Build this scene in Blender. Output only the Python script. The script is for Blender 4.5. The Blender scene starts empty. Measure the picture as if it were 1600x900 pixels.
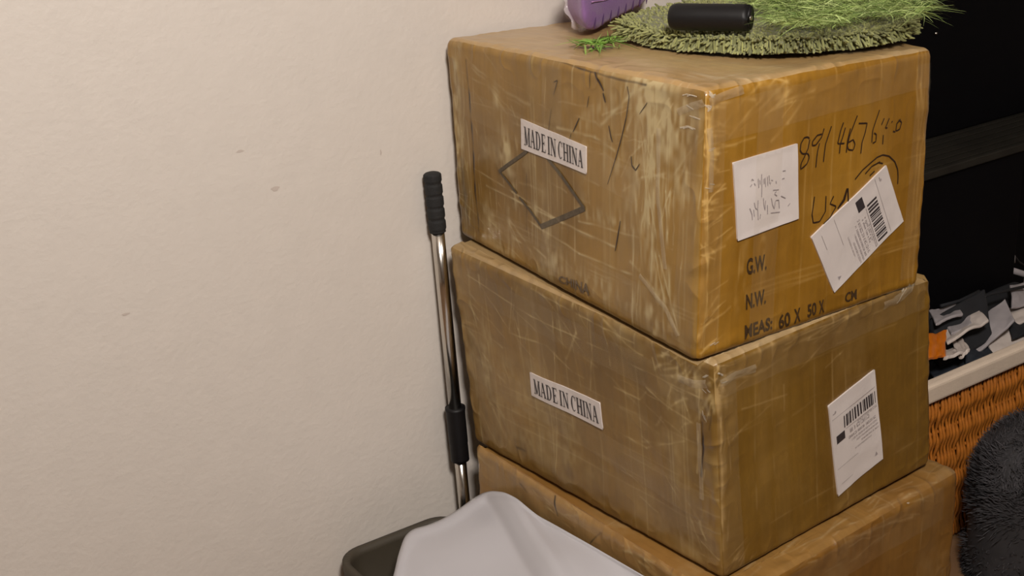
import bpy, math, random
import numpy as np
from mathutils import Vector, Matrix

SC = bpy.context.scene
COL = SC.collection
random.seed(7)
rng = np.random.default_rng(11)

# ------------------------------------------------------------------ camera
CAM = np.array([-1.12295, -1.88541, 1.46856])
CR = np.array([0.82304737, -0.56547767, -0.05317933])
CU = np.array([0.24433447, 0.26798528, 0.93192519])
CF = np.array([0.5127316, 0.78001211, -0.35873027])
FPX = 2055.0
cd = bpy.data.cameras.new('camera'); cam = bpy.data.objects.new('camera', cd); COL.objects.link(cam)
cd.sensor_width = 36; cd.lens = 36 * FPX / 1600; cd.clip_start = 0.05
cam.matrix_world = Matrix(((CR[0], CU[0], -CF[0], CAM[0]), (CR[1], CU[1], -CF[1], CAM[1]), (CR[2], CU[2], -CF[2], CAM[2]), (0, 0, 0, 1)))
SC.camera = cam
# ------------------------------------------------------------------ world, lights, exposure
SC.view_settings.view_transform = 'Standard'; SC.view_settings.look = 'None'
SC.view_settings.gamma = 1; SC.view_settings.use_curve_mapping = False
SC.view_settings.exposure = 0.0
w = bpy.data.worlds.new('room_air'); SC.world = w; w.use_nodes = True
w.node_tree.nodes['Background'].inputs[0].default_value = (1.0, 0.92, 0.84, 1)
w.node_tree.nodes['Background'].inputs[1].default_value = 0.05
def area(name, loc, target, size, energy, color):
    l = bpy.data.lights.new(name, 'AREA'); l.shape = 'DISK'; l.size = size; l.energy = energy; l.color = color
    o = bpy.data.objects.new(name, l); COL.objects.link(o); o.location = loc
    o.rotation_euler = (Vector(target) - Vector(loc)).to_track_quat('-Z', 'Y').to_euler()
    return o
area('ceiling_lamp', (-0.80, -2.0, 2.40), (-0.1, -0.2, 0.6), 0.4, 58, (1.0, 0.925, 0.86))

# ------------------------------------------------------------------ helpers
def ray(px, py):
    v = CF * FPX + CR * (px - 800) - CU * (py - 450); return v / np.linalg.norm(v)
def at(px, py, axis, val):
    i = 'xyz'.index(axis); v = ray(px, py); return CAM + v * ((val - CAM[i]) / v[i])
def proj(P):
    D = P - CAM; z = D @ CF
    return np.stack([800 + FPX * (D @ CR) / z, 450 - FPX * (D @ CU) / z], -1)

def _hash(i, j, k, s):
    h = (i * 374761393 + j * 668265263 + k * 2147483647 + s * 1274126177) & 0xffffffff
    h = ((h ^ (h >> 13)) * 1274126177) & 0xffffffff
    h = ((h ^ (h >> 15)) * 2246822519) & 0xffffffff
    return ((h ^ (h >> 16)) & 0xffff) / 32767.5 - 1
def noise(P, s=0):
    P = np.asarray(P, float); F = np.floor(P).astype(np.int64); t = P - F; t = t * t * (3 - 2 * t)
    o = 0
    for a in (0, 1):
        for b in (0, 1):
            for c in (0, 1):
                wgt = (t[..., 0] if a else 1 - t[..., 0]) * (t[..., 1] if b else 1 - t[..., 1]) * (t[..., 2] if c else 1 - t[..., 2])
                o = o + wgt * _hash(F[..., 0] + a, F[..., 1] + b, F[..., 2] + c, s)
    return o

def tag(o, label=None, cat=None, group=None, kind=None):
    if label: o['label'] = label
    if cat: o['category'] = cat
    if group: o['group'] = group
    if kind: o['kind'] = kind
    return o
def empty(name, loc, label, cat, group=None):
    o = bpy.data.objects.new(name, None); COL.objects.link(o); o.location = loc; o.empty_display_size = .05
    return tag(o, label, cat, group)
def link(name, me, parent=None, world=True):
    o = bpy.data.objects.new(name, me); COL.objects.link(o)
    if parent:
        o.parent = parent
        if world:
            L = Vector((0, 0, 0)); p = parent
            while p: L += p.location; p = p.parent
            o.location = -L
    return o
def mesh(name, V, F, m, parent=None, smooth=True, col=None):
    me = bpy.data.meshes.new(name)
    V = np.asarray(V, np.float32)
    F = np.asarray(F, np.int32) if not isinstance(F, list) or len(set(map(len, F))) == 1 else F
    if isinstance(F, list):
        me.from_pydata(V.tolist(), [], F)
    else:
        n = F.shape[1]
        me.vertices.add(len(V)); me.vertices.foreach_set('co', V.ravel())
        me.loops.add(F.size); me.loops.foreach_set('vertex_index', F.ravel())
        me.polygons.add(len(F)); me.polygons.foreach_set('loop_start', np.arange(0, F.size, n, dtype=np.int32))
        me.polygons.foreach_set('loop_total', np.full(len(F), n, np.int32))
        me.update(calc_edges=True)
    me.polygons.foreach_set('use_smooth', np.full(len(me.polygons), smooth))
    if col is not None:
        a = me.attributes.new('Col', 'FLOAT_COLOR', 'POINT')
        a.data.foreach_set('color', np.concatenate([col, np.ones((len(col), 1))], 1).astype(np.float32).ravel())
    me.materials.append(m)
    me.validate()
    return link(name, me, parent)
def gridF(nu, nv, off=0, flip=False):
    i, j = np.meshgrid(np.arange(nu - 1), np.arange(nv - 1), indexing='ij')
    a = (i * nv + j).ravel() + off
    F = np.stack([a, a + nv, a + nv + 1, a + 1], 1)
    return F[:, ::-1] if flip else F
def tube(pts, rad, n=10, cap=True):
    """swept tube; pts (k,3); rad scalar or (k,)"""
    P = np.asarray(pts, float); k = len(P); rad = np.broadcast_to(rad, (k,))
    T = np.gradient(P, axis=0); T /= np.linalg.norm(T, axis=1)[:, None] + 1e-12
    ref = np.array([0, 0, 1.]) if abs(T[0, 2]) < .9 else np.array([1., 0, 0])
    V = []; nrm = np.cross(T[0], ref); nrm /= np.linalg.norm(nrm)
    for i in range(k):
        nrm = nrm - T[i] * (nrm @ T[i]); nrm /= np.linalg.norm(nrm); b = np.cross(T[i], nrm)
        a = np.arange(n) * 2 * math.pi / n
        V.append(P[i] + rad[i] * (np.cos(a)[:, None] * nrm + np.sin(a)[:, None] * b))
    V = np.concatenate(V); F = []
    for i in range(k - 1):
        for j in range(n):
            F.append([i * n + j, i * n + (j + 1) % n, (i + 1) * n + (j + 1) % n, (i + 1) * n + j])
    if cap:
        V = np.concatenate([V, P[:1], P[-1:]]); c0 = k * n
        for j in range(n):
            F.append([c0, (j + 1) % n, j, c0]); F.append([c0 + 1, (k - 1) * n + j, (k - 1) * n + (j + 1) % n, c0 + 1])
        F = [f if f[0] != f[3] else f[:3] for f in F]
    return V, F
class MB:
    def __init__(s): s.V = []; s.F = []; s.n = 0
    def add(s, V, F):
        V = np.asarray(V, float); s.V.append(V)
        s.F += [[int(i) + s.n for i in f] for f in F]; s.n += len(V); return s
    def box(s, lo, hi):
        x0, y0, z0 = lo; x1, y1, z1 = hi
        return s.add([(x0, y0, z0), (x1, y0, z0), (x1, y1, z0), (x0, y1, z0), (x0, y0, z1), (x1, y0, z1), (x1, y1, z1), (x0, y1, z1)],
                     [(3, 2, 1, 0), (4, 5, 6, 7), (0, 1, 5, 4), (1, 2, 6, 5), (2, 3, 7, 6), (3, 0, 4, 7)])
    def build(s, name, m, parent=None, smooth=False, bevel=0):
        o = mesh(name, np.concatenate(s.V), s.F, m, parent, smooth)
        if bevel:
            b = o.modifiers.new('bevel', 'BEVEL'); b.width = bevel; b.segments = 3; b.limit_method = 'ANGLE'
        return o

# ------------------------------------------------------------------ materials
def srgb(r, g, b):
    return tuple(((c / 255 / 12.92) if c / 255 < .04045 else ((c / 255 + .055) / 1.055) ** 2.4) for c in (r, g, b))
def mat(name, color, rough=.6, metal=0, noise_amt=0, noise_scale=20, bump=0, bump_scale=200, coat=0, attr=False, alpha=1, trans=0, spec=.5, sheen=0):
    m = bpy.data.materials.new(name); m.use_nodes = True; N = m.node_tree.nodes; L = m.node_tree.links
    b = N['Principled BSDF']; b.inputs['Roughness'].default_value = rough; b.inputs['Metallic'].default_value = metal
    b.inputs['Specular IOR Level'].default_value = spec
    b.inputs['Coat Weight'].default_value = coat; b.inputs['Coat Roughness'].default_value = .16
    b.inputs['Alpha'].default_value = alpha; b.inputs['Transmission Weight'].default_value = trans
    b.inputs['Sheen Weight'].default_value = sheen
    tc = N.new('ShaderNodeTexCoord')
    nz = N.new('ShaderNodeTexNoise'); nz.inputs['Scale'].default_value = noise_scale; nz.inputs['Detail'].default_value = 5
    L.new(tc.outputs['Object'], nz.inputs['Vector'])
    mr = N.new('ShaderNodeMapRange'); mr.inputs['To Min'].default_value = 1 - noise_amt; mr.inputs['To Max'].default_value = 1 + noise_amt
    mr.inputs['From Min'].default_value = .25; mr.inputs['From Max'].default_value = .75
    L.new(nz.outputs['Fac'], mr.inputs['Value'])
    mx = N.new('ShaderNodeVectorMath'); mx.operation = 'SCALE'; L.new(mr.outputs['Result'], mx.inputs['Scale'])
    if attr:
        a = N.new('ShaderNodeAttribute'); a.attribute_name = 'Col'; L.new(a.outputs['Color'], mx.inputs[0])
    else:
        mx.inputs[0].default_value = color[:3]
    L.new(mx.outputs['Vector'], b.inputs['Base Color'])
    if bump:
        n2 = N.new('ShaderNodeTexNoise'); n2.inputs['Scale'].default_value = bump_scale; n2.inputs['Detail'].default_value = 3
        L.new(tc.outputs['Object'], n2.inputs['Vector'])
        bp = N.new('ShaderNodeBump'); bp.inputs['Strength'].default_value = bump; bp.inputs['Distance'].default_value = .002
        L.new(n2.outputs['Fac'], bp.inputs['Height']); L.new(bp.outputs['Normal'], b.inputs['Normal'])
    return m
M = {}
M['wall'] = mat('wall_paint', (.655, .605, .55), .5, noise_amt=.022, noise_scale=22, bump=.45, bump_scale=90, spec=.45)
M['floor'] = mat('floor_laminate', srgb(120, 92, 66), .4, noise_amt=.2, noise_scale=6)
M['carton'] = mat('taped_cardboard', (1, 1, 1), .42, noise_amt=.07, noise_scale=35, bump=.25, bump_scale=60, coat=.35, attr=True, spec=.35)
M['tape'] = mat('clear_packing_tape', (.62, .50, .32), .16, alpha=.06, noise_amt=.1, bump=.3, bump_scale=120, coat=.6)
M['loose'] = mat('loose_tape', (.62, .52, .36), .12, alpha=.22, bump=.4, bump_scale=140, coat=1)
M['glint'] = mat('crumpled_tape_glint', (.75, .68, .55), .1, alpha=.42, bump=.6, bump_scale=260, coat=1)
M['paper'] = mat('label_paper', (.66, .6, .57), .45, noise_amt=.02, bump=.15, bump_scale=60, coat=.15)
M['ink'] = mat('black_print', (.035, .028, .03), .55, noise_amt=.2, noise_scale=200)
M['stencil'] = mat('stencil_print', (.05, .026, .01), .5, noise_amt=.5, noise_scale=300)
M['faded'] = mat('faded_print', (.12, .08, .045), .5, noise_amt=.4, noise_scale=200)
M['greymark'] = mat('grey_mark_print', (.085, .062, .035), .5, noise_amt=.35, noise_scale=160)
M['pencil'] = mat('faint_ink', (.32, .28, .28), .6, noise_amt=.3, noise_scale=300)
M['marker'] = mat('marker_ink', (.03, .014, .008), .4, noise_amt=.4, noise_scale=200)
M['foam'] = mat('black_foam', (.012, .012, .012), .8, noise_amt=.2, noise_scale=200, bump=.5, bump_scale=500)
M['chrome'] = mat('brushed_chrome', (.66, .63, .58), .2, metal=1, noise_amt=.05)
M['blackplastic'] = mat('black_plastic', (.006, .0055, .006), .5, spec=.3, noise_amt=.1)
M['cabinet'] = mat('black_cabinet', (.0014, .0013, .0022), .7, noise_amt=.15, noise_scale=12, spec=.12)
M['ledge'] = mat('black_ledge', (.018, .016, .012), .6, noise_amt=.3, noise_scale=12, spec=.3)
M['bin'] = mat('dark_grey_plastic', (.050, .040, .026), .6, noise_amt=.08, bump=.1)
M['sheet'] = mat('pale_grey_plastic', (.47, .462, .49), .36, noise_amt=.03, noise_scale=8, coat=.2, trans=0)
M['mat'] = mat('olive_chenille', srgb(133, 136, 84), .9, noise_amt=.2, noise_scale=60, attr=True, sheen=.2)
M['grass'] = mat('bright_green_strand', (1, 1, 1), .6, noise_amt=.25, noise_scale=40, attr=True)
M['purple'] = mat('purple_cloth', srgb(122, 74, 142), .7, noise_amt=.1, noise_scale=30, bump=.3, bump_scale=300, sheen=.2)
M['pleat'] = mat('dark_pleat', srgb(70, 40, 84), .8)
M['seam'] = mat('pale_seam', srgb(176, 130, 176), .7)
M['bag'] = mat('clear_bag', (.8, .74, .78), .15, alpha=.10, bump=.6, bump_scale=30, coat=.8)
M['bagedge'] = mat('clear_bag_fold', (.75, .68, .72), .2, alpha=.45, bump=.5, bump_scale=60, coat=.5)
M['wicker'] = mat('orange_wicker', srgb(176, 106, 38), .35, noise_amt=.35, noise_scale=60, bump=.2, bump_scale=200, coat=.4)
M['liner'] = mat('white_liner', srgb(222, 204, 184), .8, noise_amt=.05, bump=.3, bump_scale=200)
M['whitecloth'] = mat('white_cloth', srgb(205, 194, 186), .8, noise_amt=.12, noise_scale=30)
M['greycloth'] = mat('grey_cloth', srgb(160, 154, 156), .8, noise_amt=.12, noise_scale=30)
M['blackcloth'] = mat('black_cloth', (.010, .011, .014), .8, noise_amt=.2)
M['bluecloth'] = mat('blue_black_cloth', (.016, .022, .032), .6, noise_amt=.2)
M['orange'] = mat('orange_plastic', srgb(206, 112, 20), .35, noise_amt=.1)
M['fur'] = mat('charcoal_fur', (1, 1, 1), .8, noise_amt=.2, noise_scale=40, attr=True)

# ------------------------------------------------------------------ structure
mb = MB(); mb.box((-3.2, 0, 0), (3.0, .1, 2.6)); wall = tag(mb.build('wall_back', M['wall']), kind='structure')
M['scuff'] = mat('wall_scuff', (.54, .47, .42), .6)
for k, (px, py, a_, b_) in enumerate(((430, 295, .007, .004), (196, 491, .006, .002), (595, 238, .0015, .005), (375, 236, .006, .002))):
    c_ = at(px, py, 'y', -.0004); V = [(c_[0] + a_ * (1 + .3 * math.sin(3 * t + k)) * math.cos(t), -.0006, c_[2] + b_ * math.sin(t)) for t in np.linspace(0, 6.283, 15)[:-1]]
    mesh('scuff_mark', V, [list(range(14))], M['scuff'], wall, False)
mb = MB(); mb.box((-3.3, -4.6, 0), (-3.2, .1, 2.6)); tag(mb.build('wall_left', M['wall']), kind='structure')
mb = MB(); mb.box((3.0, -4.6, 0), (3.1, .1, 2.6)); tag(mb.build('wall_right', M['wall']), kind='structure')
mb = MB(); mb.box((-3.2, -4.7, 0), (3.0, -4.6, 2.6)); tag(mb.build('wall_front', M['wall']), kind='structure')
mb = MB(); mb.box((-3.3, -4.7, 2.6), (3.1, .1, 2.65)); tag(mb.build('ceiling', M['wall']), kind='structure')
mb = MB(); mb.box((-3.3, -4.7, -.05), (3.1, .1, 0)); tag(mb.build('floor', M['floor']), kind='structure')
mb = MB(); mb.box((-3.19, -.014, 0), (-.34, -.0005, .08)); tag(mb.build('baseboard_back', M['liner'], bevel=.003), kind='structure')

# ------------------------------------------------------------------ the taped cartons
FACES = {'L': 0, 'R': 1, 'T': 2, 'B': 3, 'BK': 4, 'RT': 5}
def lin(*c): return np.array(srgb(*c))
class Carton:
    def __init__(s, corners, dims, r, seed, amp=1.0, cap=None):
        s.c = {k: np.array(v, float) for k, v in corners.items()}
        s.h = np.array(dims) / 2; s.r = r; s.seed = seed; s.amp = amp; s.cap = cap; s.haze = {}; s.inv = {}
    def raw(s, f, u, v):
        hx, hy, hz = s.h; u = np.asarray(u, float); v = np.asarray(v, float); o = np.ones_like(u * v)
        x = (u * 2 - 1); y = 1 - v * 2
        return {'L': lambda: np.stack([-hx * o, -x * hy, y * hz], -1), 'R': lambda: np.stack([x * hx, -hy * o, y * hz], -1),
                'T': lambda: np.stack([x * hx, y * hy, hz * o], -1), 'B': lambda: np.stack([x * hx, -y * hy, -hz * o], -1),
                'BK': lambda: np.stack([-x * hx, hy * o, y * hz], -1), 'RT': lambda: np.stack([hx * o, x * hy, y * hz], -1)}[f]()
    def surf(s, f, u, v):
        p = s.raw(f, u, v); h = s.h; r = s.r
        core = np.clip(p, -(h - r), h - r); d = p - core; n = d / (np.linalg.norm(d, axis=-1, keepdims=True) + 1e-12)
        q = core + r * n
        e = np.sort(h - np.abs(p), axis=-1)[..., 1]          # distance to nearest edge
        edge = np.exp(-(e / .03) ** 2)
        A = s.amp
        low = noise(p * 5.3 + 9, s.seed) * .0035 + noise(p * 13, s.seed + 1) * .0016
        rid = (1 - np.abs(noise(p * np.array([38, 38, 30]) + 3, s.seed + 2))) ** 3
        wr = noise(p * 62, s.seed + 3) * .0010 + rid * .0018
        sm = noise(p * 34, s.seed + 5) * .0005
        disp = A * (low * (1 - .4 * edge) + wr * (.12 + .88 * edge) + sm)
        zf = np.clip((p[..., 2] + h[2]) / .02, 0, 1)          # keep the underside flat
        q = q + n * (disp * (.25 + .75 * zf))[..., None]
        if f in s.haze: q = q + n * (s.hz_at(f, u, v) * .0003)[..., None]
        # trilinear warp to the eight corners
        t = (q / h + 1) / 2; X, Y, Z = t[..., 0:1], t[..., 1:2], t[..., 2:3]; c = s.c
        top = (c['TF'] * (1 - X) + c['TR'] * X) * (1 - Y) + (c['TL'] * (1 - X) + c['TB'] * X) * Y
        bot = (c['BF'] * (1 - X) + c['BR'] * X) * (1 - Y) + (c['BL'] * (1 - X) + c['BB'] * X) * Y
        P = top * Z + bot * (1 - Z)
        if s.cap is not None: P = s.cap(P)
        return P
    def hz_at(s, f, u, v):
        g = s.haze[f]; nu, nv = g.shape
        x = np.clip(u, 0, 1) * (nu - 1); y = np.clip(v, 0, 1) * (nv - 1); i = np.minimum(x.astype(int), nu - 2); j = np.minimum(y.astype(int), nv - 2)
        a = x - i; b = y - j
        return g[i, j] * (1 - a) * (1 - b) + g[i + 1, j] * a * (1 - b) + g[i, j + 1] * (1 - a) * b + g[i + 1, j + 1] * a * b
    def normal(s, f, u, v):
        e = .002; U = s.surf(f, u + e, v) - s.surf(f, u - e, v); W = s.surf(f, u, v + e) - s.surf(f, u, v - e)
        n = np.cross(W, U); n /= np.linalg.norm(n, axis=-1, keepdims=True) + 1e-12
        return n
    def pix(s, f, pts):
        """where the photograph's pixel lies on a face -> (u, v)"""
        if f not in s.inv:
            g = np.linspace(0, 1, 241); U, V = np.meshgrid(g, g, indexing='ij'); s.inv[f] = (U, V, proj(s.surf(f, U, V)))
        U, V, Q = s.inv[f]; out = []
        for p in pts:
            d = ((Q - np.array(p)) ** 2).sum(-1); i, j = np.unravel_index(np.argmin(d), d.shape)
            i = min(max(i, 2), 238); j = min(max(j, 2), 238)
            J = np.stack([(Q[i + 2, j] - Q[i - 2, j]) * 60, (Q[i, j + 2] - Q[i, j - 2]) * 60], 1)
            duv = np.linalg.solve(J, np.array(p) - Q[i, j]); duv = np.clip(duv, -.06, .06)
            out.append((U[i, j] + duv[0], V[i, j] + duv[1]))
        return np.array(out)
    def size(s, f): return {'L': (s.h[1] * 2, s.h[2] * 2), 'R': (s.h[0] * 2, s.h[2] * 2), 'T': (s.h[0] * 2, s.h[1] * 2)}[f]
    # ---- decals
    def ribbon(s, mbd, f, pts, width, off=.0007, px=True, taper=False):
        uv = s.pix(f, pts) if px else np.array(pts); W, H = s.size(f)
        seg = np.linalg.norm(np.diff(uv, axis=0) * [W, H], axis=1); t = np.concatenate([[0], np.cumsum(seg)])
        if t[-1] < 1e-5: return
        n = max(2, int(t[-1] / .003) + 1); k = np.linspace(0, t[-1], n)
        u = np.interp(k, t, uv[:, 0]); v = np.interp(k, t, uv[:, 1])
        P = s.surf(f, u, v); N = s.normal(f, u, v); T = np.gradient(P, axis=0); S = np.cross(N, T); S /= np.linalg.norm(S, axis=1)[:, None] + 1e-12
        wd = np.full(n, width) if not taper else width * (.45 + .55 * np.sin(np.linspace(.25, math.pi - .1, n)))
        V = np.concatenate([P + S * wd[:, None] / 2, P - S * wd[:, None] / 2]) + np.concatenate([N, N]) * off
        mbd.add(V, [[i, i + 1, n + i + 1, n + i] for i in range(n - 1)])
    def patch(s, f, quad, nu=24, nv=24, off=.0009, curl=.0):
        """paper on the face; quad = pixel corners TL TR BR BL; solid thin sheet"""
        q = s.pix(f, quad); a, b = np.meshgrid(np.linspace(0, 1, nu), np.linspace(0, 1, nv), indexing='ij')
        uv = (q[0] * ((1 - a) * (1 - b))[..., None] + q[1] * (a * (1 - b))[..., None] + q[2] * (a * b)[..., None] + q[3] * ((1 - a) * b)[..., None])
        u, v = uv[..., 0], uv[..., 1]; P = s.surf(f, u, v); N = s.normal(f, u, v)
        e = np.minimum(np.minimum(a, 1 - a), np.minimum(b, 1 - b))
        o = off + curl * np.exp(-(e / .05) ** 2)
        V1 = (P + N * o[..., None]).reshape(-1, 3); V0 = (P - N * .0003).reshape(-1, 3)
        F = gridF(nu, nv, flip=False).tolist(); n = nu * nv; V0 = np.concatenate([V1, V0])
        ring = [i * nv for i in range(nu)] + [(nu - 1) * nv + j for j in range(1, nv)] + [i * nv + nv - 1 for i in range(nu - 2, -1, -1)] + [j for j in range(nv - 2, 0, -1)]
        F += [[ring[k] + n, ring[(k + 1) % len(ring)] + n, ring[(k + 1) % len(ring)] + 2 * n, ring[k] + 2 * n] for k in range(len(ring))]
        return np.concatenate([V1, V0]), F, q
    def onquad(s, f, q, polys, off):
        """polys in the unit square of uv quad q -> world mesh data"""
        V = []; F = []; 
        for P in polys:
            P = np.array(P, float); a, b = P[:, 0], P[:, 1]
            uv = (q[0] * ((1 - a) * (1 - b))[:, None] + q[1] * (a * (1 - b))[:, None] + q[2] * (a * b)[:, None] + q[3] * ((1 - a) * b)[:, None])
            W = s.surf(f, uv[:, 0], uv[:, 1]) + s.normal(f, uv[:, 0], uv[:, 1]) * off
            F.append(list(range(len(V), len(V) + len(P)))); V += W.tolist()
        return V, F

STEP = [1, 1]
def add_seg(H, U, V, a, b, w, amp, mode='add', mod=None, step=.00125):
    du = dv = 0
    du = STEP[0]; dv = STEP[1]; k = 3 * w + .005
    i0 = max(0, int((min(a[0], b[0]) - k) / du)); i1 = min(U.shape[0], int((max(a[0], b[0]) + k) / du) + 2)
    j0 = max(0, int((min(a[1], b[1]) - k) / dv)); j1 = min(U.shape[1], int((max(a[1], b[1]) + k) / dv) + 2)
    if i1 <= i0 or j1 <= j0: return
    S = (slice(i0, i1), slice(j0, j1)); g, _ = seg_field(U[S], V[S], a, b, w); g = g * amp
    if mod is not None: g = g * mod[S]
    if mode == 'add': H[S] += g
    else: H[S] = np.maximum(H[S], g)
def seg_field(U, V, a, b, w):
    d = b - a; L = (d ** 2).sum() + 1e-12; t = np.clip(((U - a[0]) * d[0] + (V - a[1]) * d[1]) / L, 0, 1)
    return np.exp(-(((U - a[0] - t * d[0]) ** 2 + (V - a[1] - t * d[1]) ** 2) / w ** 2)), t

def paint(cb, f, spec, res=.00125):
    """lay tape creases, milky bubbles and bands on a face; returns sample coords, colours, haze"""
    W, H = cb.size(f); nu = int(W / res); nv = int(H / res); STEP[:] = [W / (nu - 1), H / (nv - 1)]
    U, V = np.meshgrid(np.linspace(0, W, nu), np.linspace(0, H, nv), indexing='ij')
    R = np.random.default_rng(spec['seed']); hz = np.zeros_like(U)
    P3 = np.stack([U, V, np.full_like(U, spec['seed'])], -1)
    U0, V0 = U, V
    Uw = U + .0035 * noise(P3 * [22, 22, 1], 71) + .0012 * noise(P3 * [80, 80, 1], 72); Vw = V + .0035 * noise(P3 * [22, 22, 1], 73) + .0012 * noise(P3 * [80, 80, 1], 74)
    n60 = np.clip(.75 + .9 * noise(P3 * [55, 55, 1], 4), 0, 1.5); GR = (U, V)
    # tape band edges
    for n, vert, al in ((spec.get('vb', 7), True, .3), (spec.get('hb', 3), False, .22)):
        for _ in range(n):
            c = R.uniform(.03, .97) * (W if vert else H); sl = R.normal(0, .01)
            X, Y = (U, V) if vert else (V, U)
            line = np.exp(-((X - c - sl * Y + .0012 * noise(np.stack([Y * 14, Y * 0 + _, Y * 0], -1), 5)) / .0016) ** 2)
            br = np.clip(.5 + 1.1 * noise(np.stack([Y * 25, Y * 0 + c * 40, Y * 0], -1), 8), 0, 1)
            hz += al * line * br
            wdt = R.uniform(.02, .05); band = 1 / (1 + np.exp(-(X - c) / .0012)) * 1 / (1 + np.exp((X - c - wdt) / .0012))
            hz += band * R.uniform(-.05, .08)
    # streak bundles: (uc, vc, spread_u, spread_v, angle deg, angle spread, length, count, strength)
    for (uc, vc, su, sv, an, das, ln, cnt, stg) in spec.get('bundles', []):
        for _ in range(cnt):
            c = np.array([uc * W + R.normal(0, su), vc * H + R.normal(0, sv)]); a = math.radians(an + R.normal(0, das)); l = ln * R.uniform(.4, 1.4)
            d = np.array([math.cos(a), math.sin(a)]) * l / 2; m = c + R.normal(0, l * .04, 2)
            wd = R.uniform(.0007, .0026)
            for p, q in ((c - d, m), (m, c + d)):
                add_seg(hz, Uw, Vw, p, q, wd, stg * R.uniform(.35, 1), 'add', n60)
    for pts, wd, stg in spec.get('lines', []):
        uv = cb.pix(f, pts) * [W, H]
        for p, q in zip(uv[:-1], uv[1:]):
            add_seg(hz, Uw * .4 + U * .6, Vw * .4 + V * .6, p, q, wd * .8, stg * 1.15, 'add', n60)
    # milky air pockets
    mk = spec.get('milk', .3)
    n1 = noise(P3 * [11, 11, 1], 21) + .5 * noise(P3 * [30, 24, 1], 22); n2 = noise(P3 * [130, 90, 1], 23)
    hz += mk * np.clip(n1 - .1, 0, 1) * (.7 + .6 * n2)
    ncl = np.clip(.45 + 1.0 * noise(P3 * [190, 45, 1], 31) + .5 * n2, 0, 1.7)
    for pts, wd, stg in spec.get('clouds', []):
        uv = cb.pix(f, pts) * [W, H]
        for p, q in zip(uv[:-1], uv[1:]):
            add_seg(hz, Uw, Vw, p, q, wd * 1.15, stg * 1.15, 'add', ncl)
    hz = np.clip(hz, 0, 1.15)
    dk = np.zeros_like(U)
    for pts, wd, stg in spec.get('cracks', []):
        uv = cb.pix(f, pts) * [W, H]
        for p, q in zip(uv[:-1], uv[1:]):
            add_seg(dk, Uw * .3 + U * .7, Vw * .3 + V * .7, p, q, wd, stg, 'max', n60 + .2)
    base = np.array(spec['base']); alt = np.array(spec.get('alt', base)); hc = np.array(spec['hazecol'])
    k = np.clip(.5 + .9 * noise(P3 * [7, 5, 1], 41) + .25 * noise(P3 * [40, 14, 1], 42), 0, 1)[..., None]
    C = base * (1 - k) + alt * k
    C = C * (1 + .06 * noise(P3 * [260, 20, 1], 43))[..., None]
    C = C * (1 - hz[..., None] * .75) + hc * hz[..., None] * .75
    C = C * (1 - dk[..., None]) + np.array([.035, .018, .008]) * dk[..., None]
    cb.haze[f] = hz - 1.5 * dk * spec.get('crackdepth', 1); cb.inv.pop(f, None)
    return nu, nv, C.reshape(-1, 3)

def build_carton(cb, parent, specs, plain):
    V = []; F = []; C = []; n = 0
    cols = {f: paint(cb, f, sp) for f, sp in specs.items()}
    for f in ('L', 'R', 'T', 'B', 'BK', 'RT'):
        if f in cols: nu, nv, cc = cols[f]
        else: nu, nv = 40, 40; cc = np.tile(np.array(plain), (1600, 1))
        u, v = np.meshgrid(np.linspace(0, 1, nu), np.linspace(0, 1, nv), indexing='ij')
        P = cb.surf(f, u, v).reshape(-1, 3); V.append(P); F.append(gridF(nu, nv, n, flip=True)); C.append(cc); n += len(P)
    V = np.concatenate(V); F = np.concatenate(F)[:, ::-1]
    cen = V.mean(0); q = V[F]; nn = np.cross(q[:, 1] - q[:, 0], q[:, 2] - q[:, 0]); bad = ((q.mean(1) - cen) * nn).sum(1) < 0
    F = F.copy(); F[bad] = F[bad][:, ::-1]
    return mesh('carton', V, F, M['carton'], parent, True, np.concatenate(C))

def tape_strip(cb, f, a, b, width, parent, seed):
    """a, b in metres on the face"""
    W, H = cb.size(f); a = np.array(a); b = np.array(b); d = b - a; L = np.linalg.norm(d); d /= L; s = np.array([-d[1], d[0]])
    nu = max(6, int(L / .0025)); nv = 16
    i, j = np.meshgrid(np.linspace(0, L, nu), np.linspace(-width / 2, width / 2, nv), indexing='ij')
    uvm = a + i[..., None] * d + j[..., None] * s
    u = np.clip(uvm[..., 0] / W, .004, .996); v = np.clip(uvm[..., 1] / H, .004, .996)
    P = cb.surf(f, u, v); N = cb.normal(f, u, v)
    k = np.stack([i * 60, j * 110, np.full_like(i, seed)], -1)
    o = .0009 + .00012 * seed + .0009 * np.clip((1 - np.abs(noise(k, seed))) ** 4, 0, 1)
    V = (P + N * o[..., None]).reshape(-1, 3)
    return mesh('tape_strip', V, gridF(nu, nv), M['tape'], parent, True)

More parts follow.
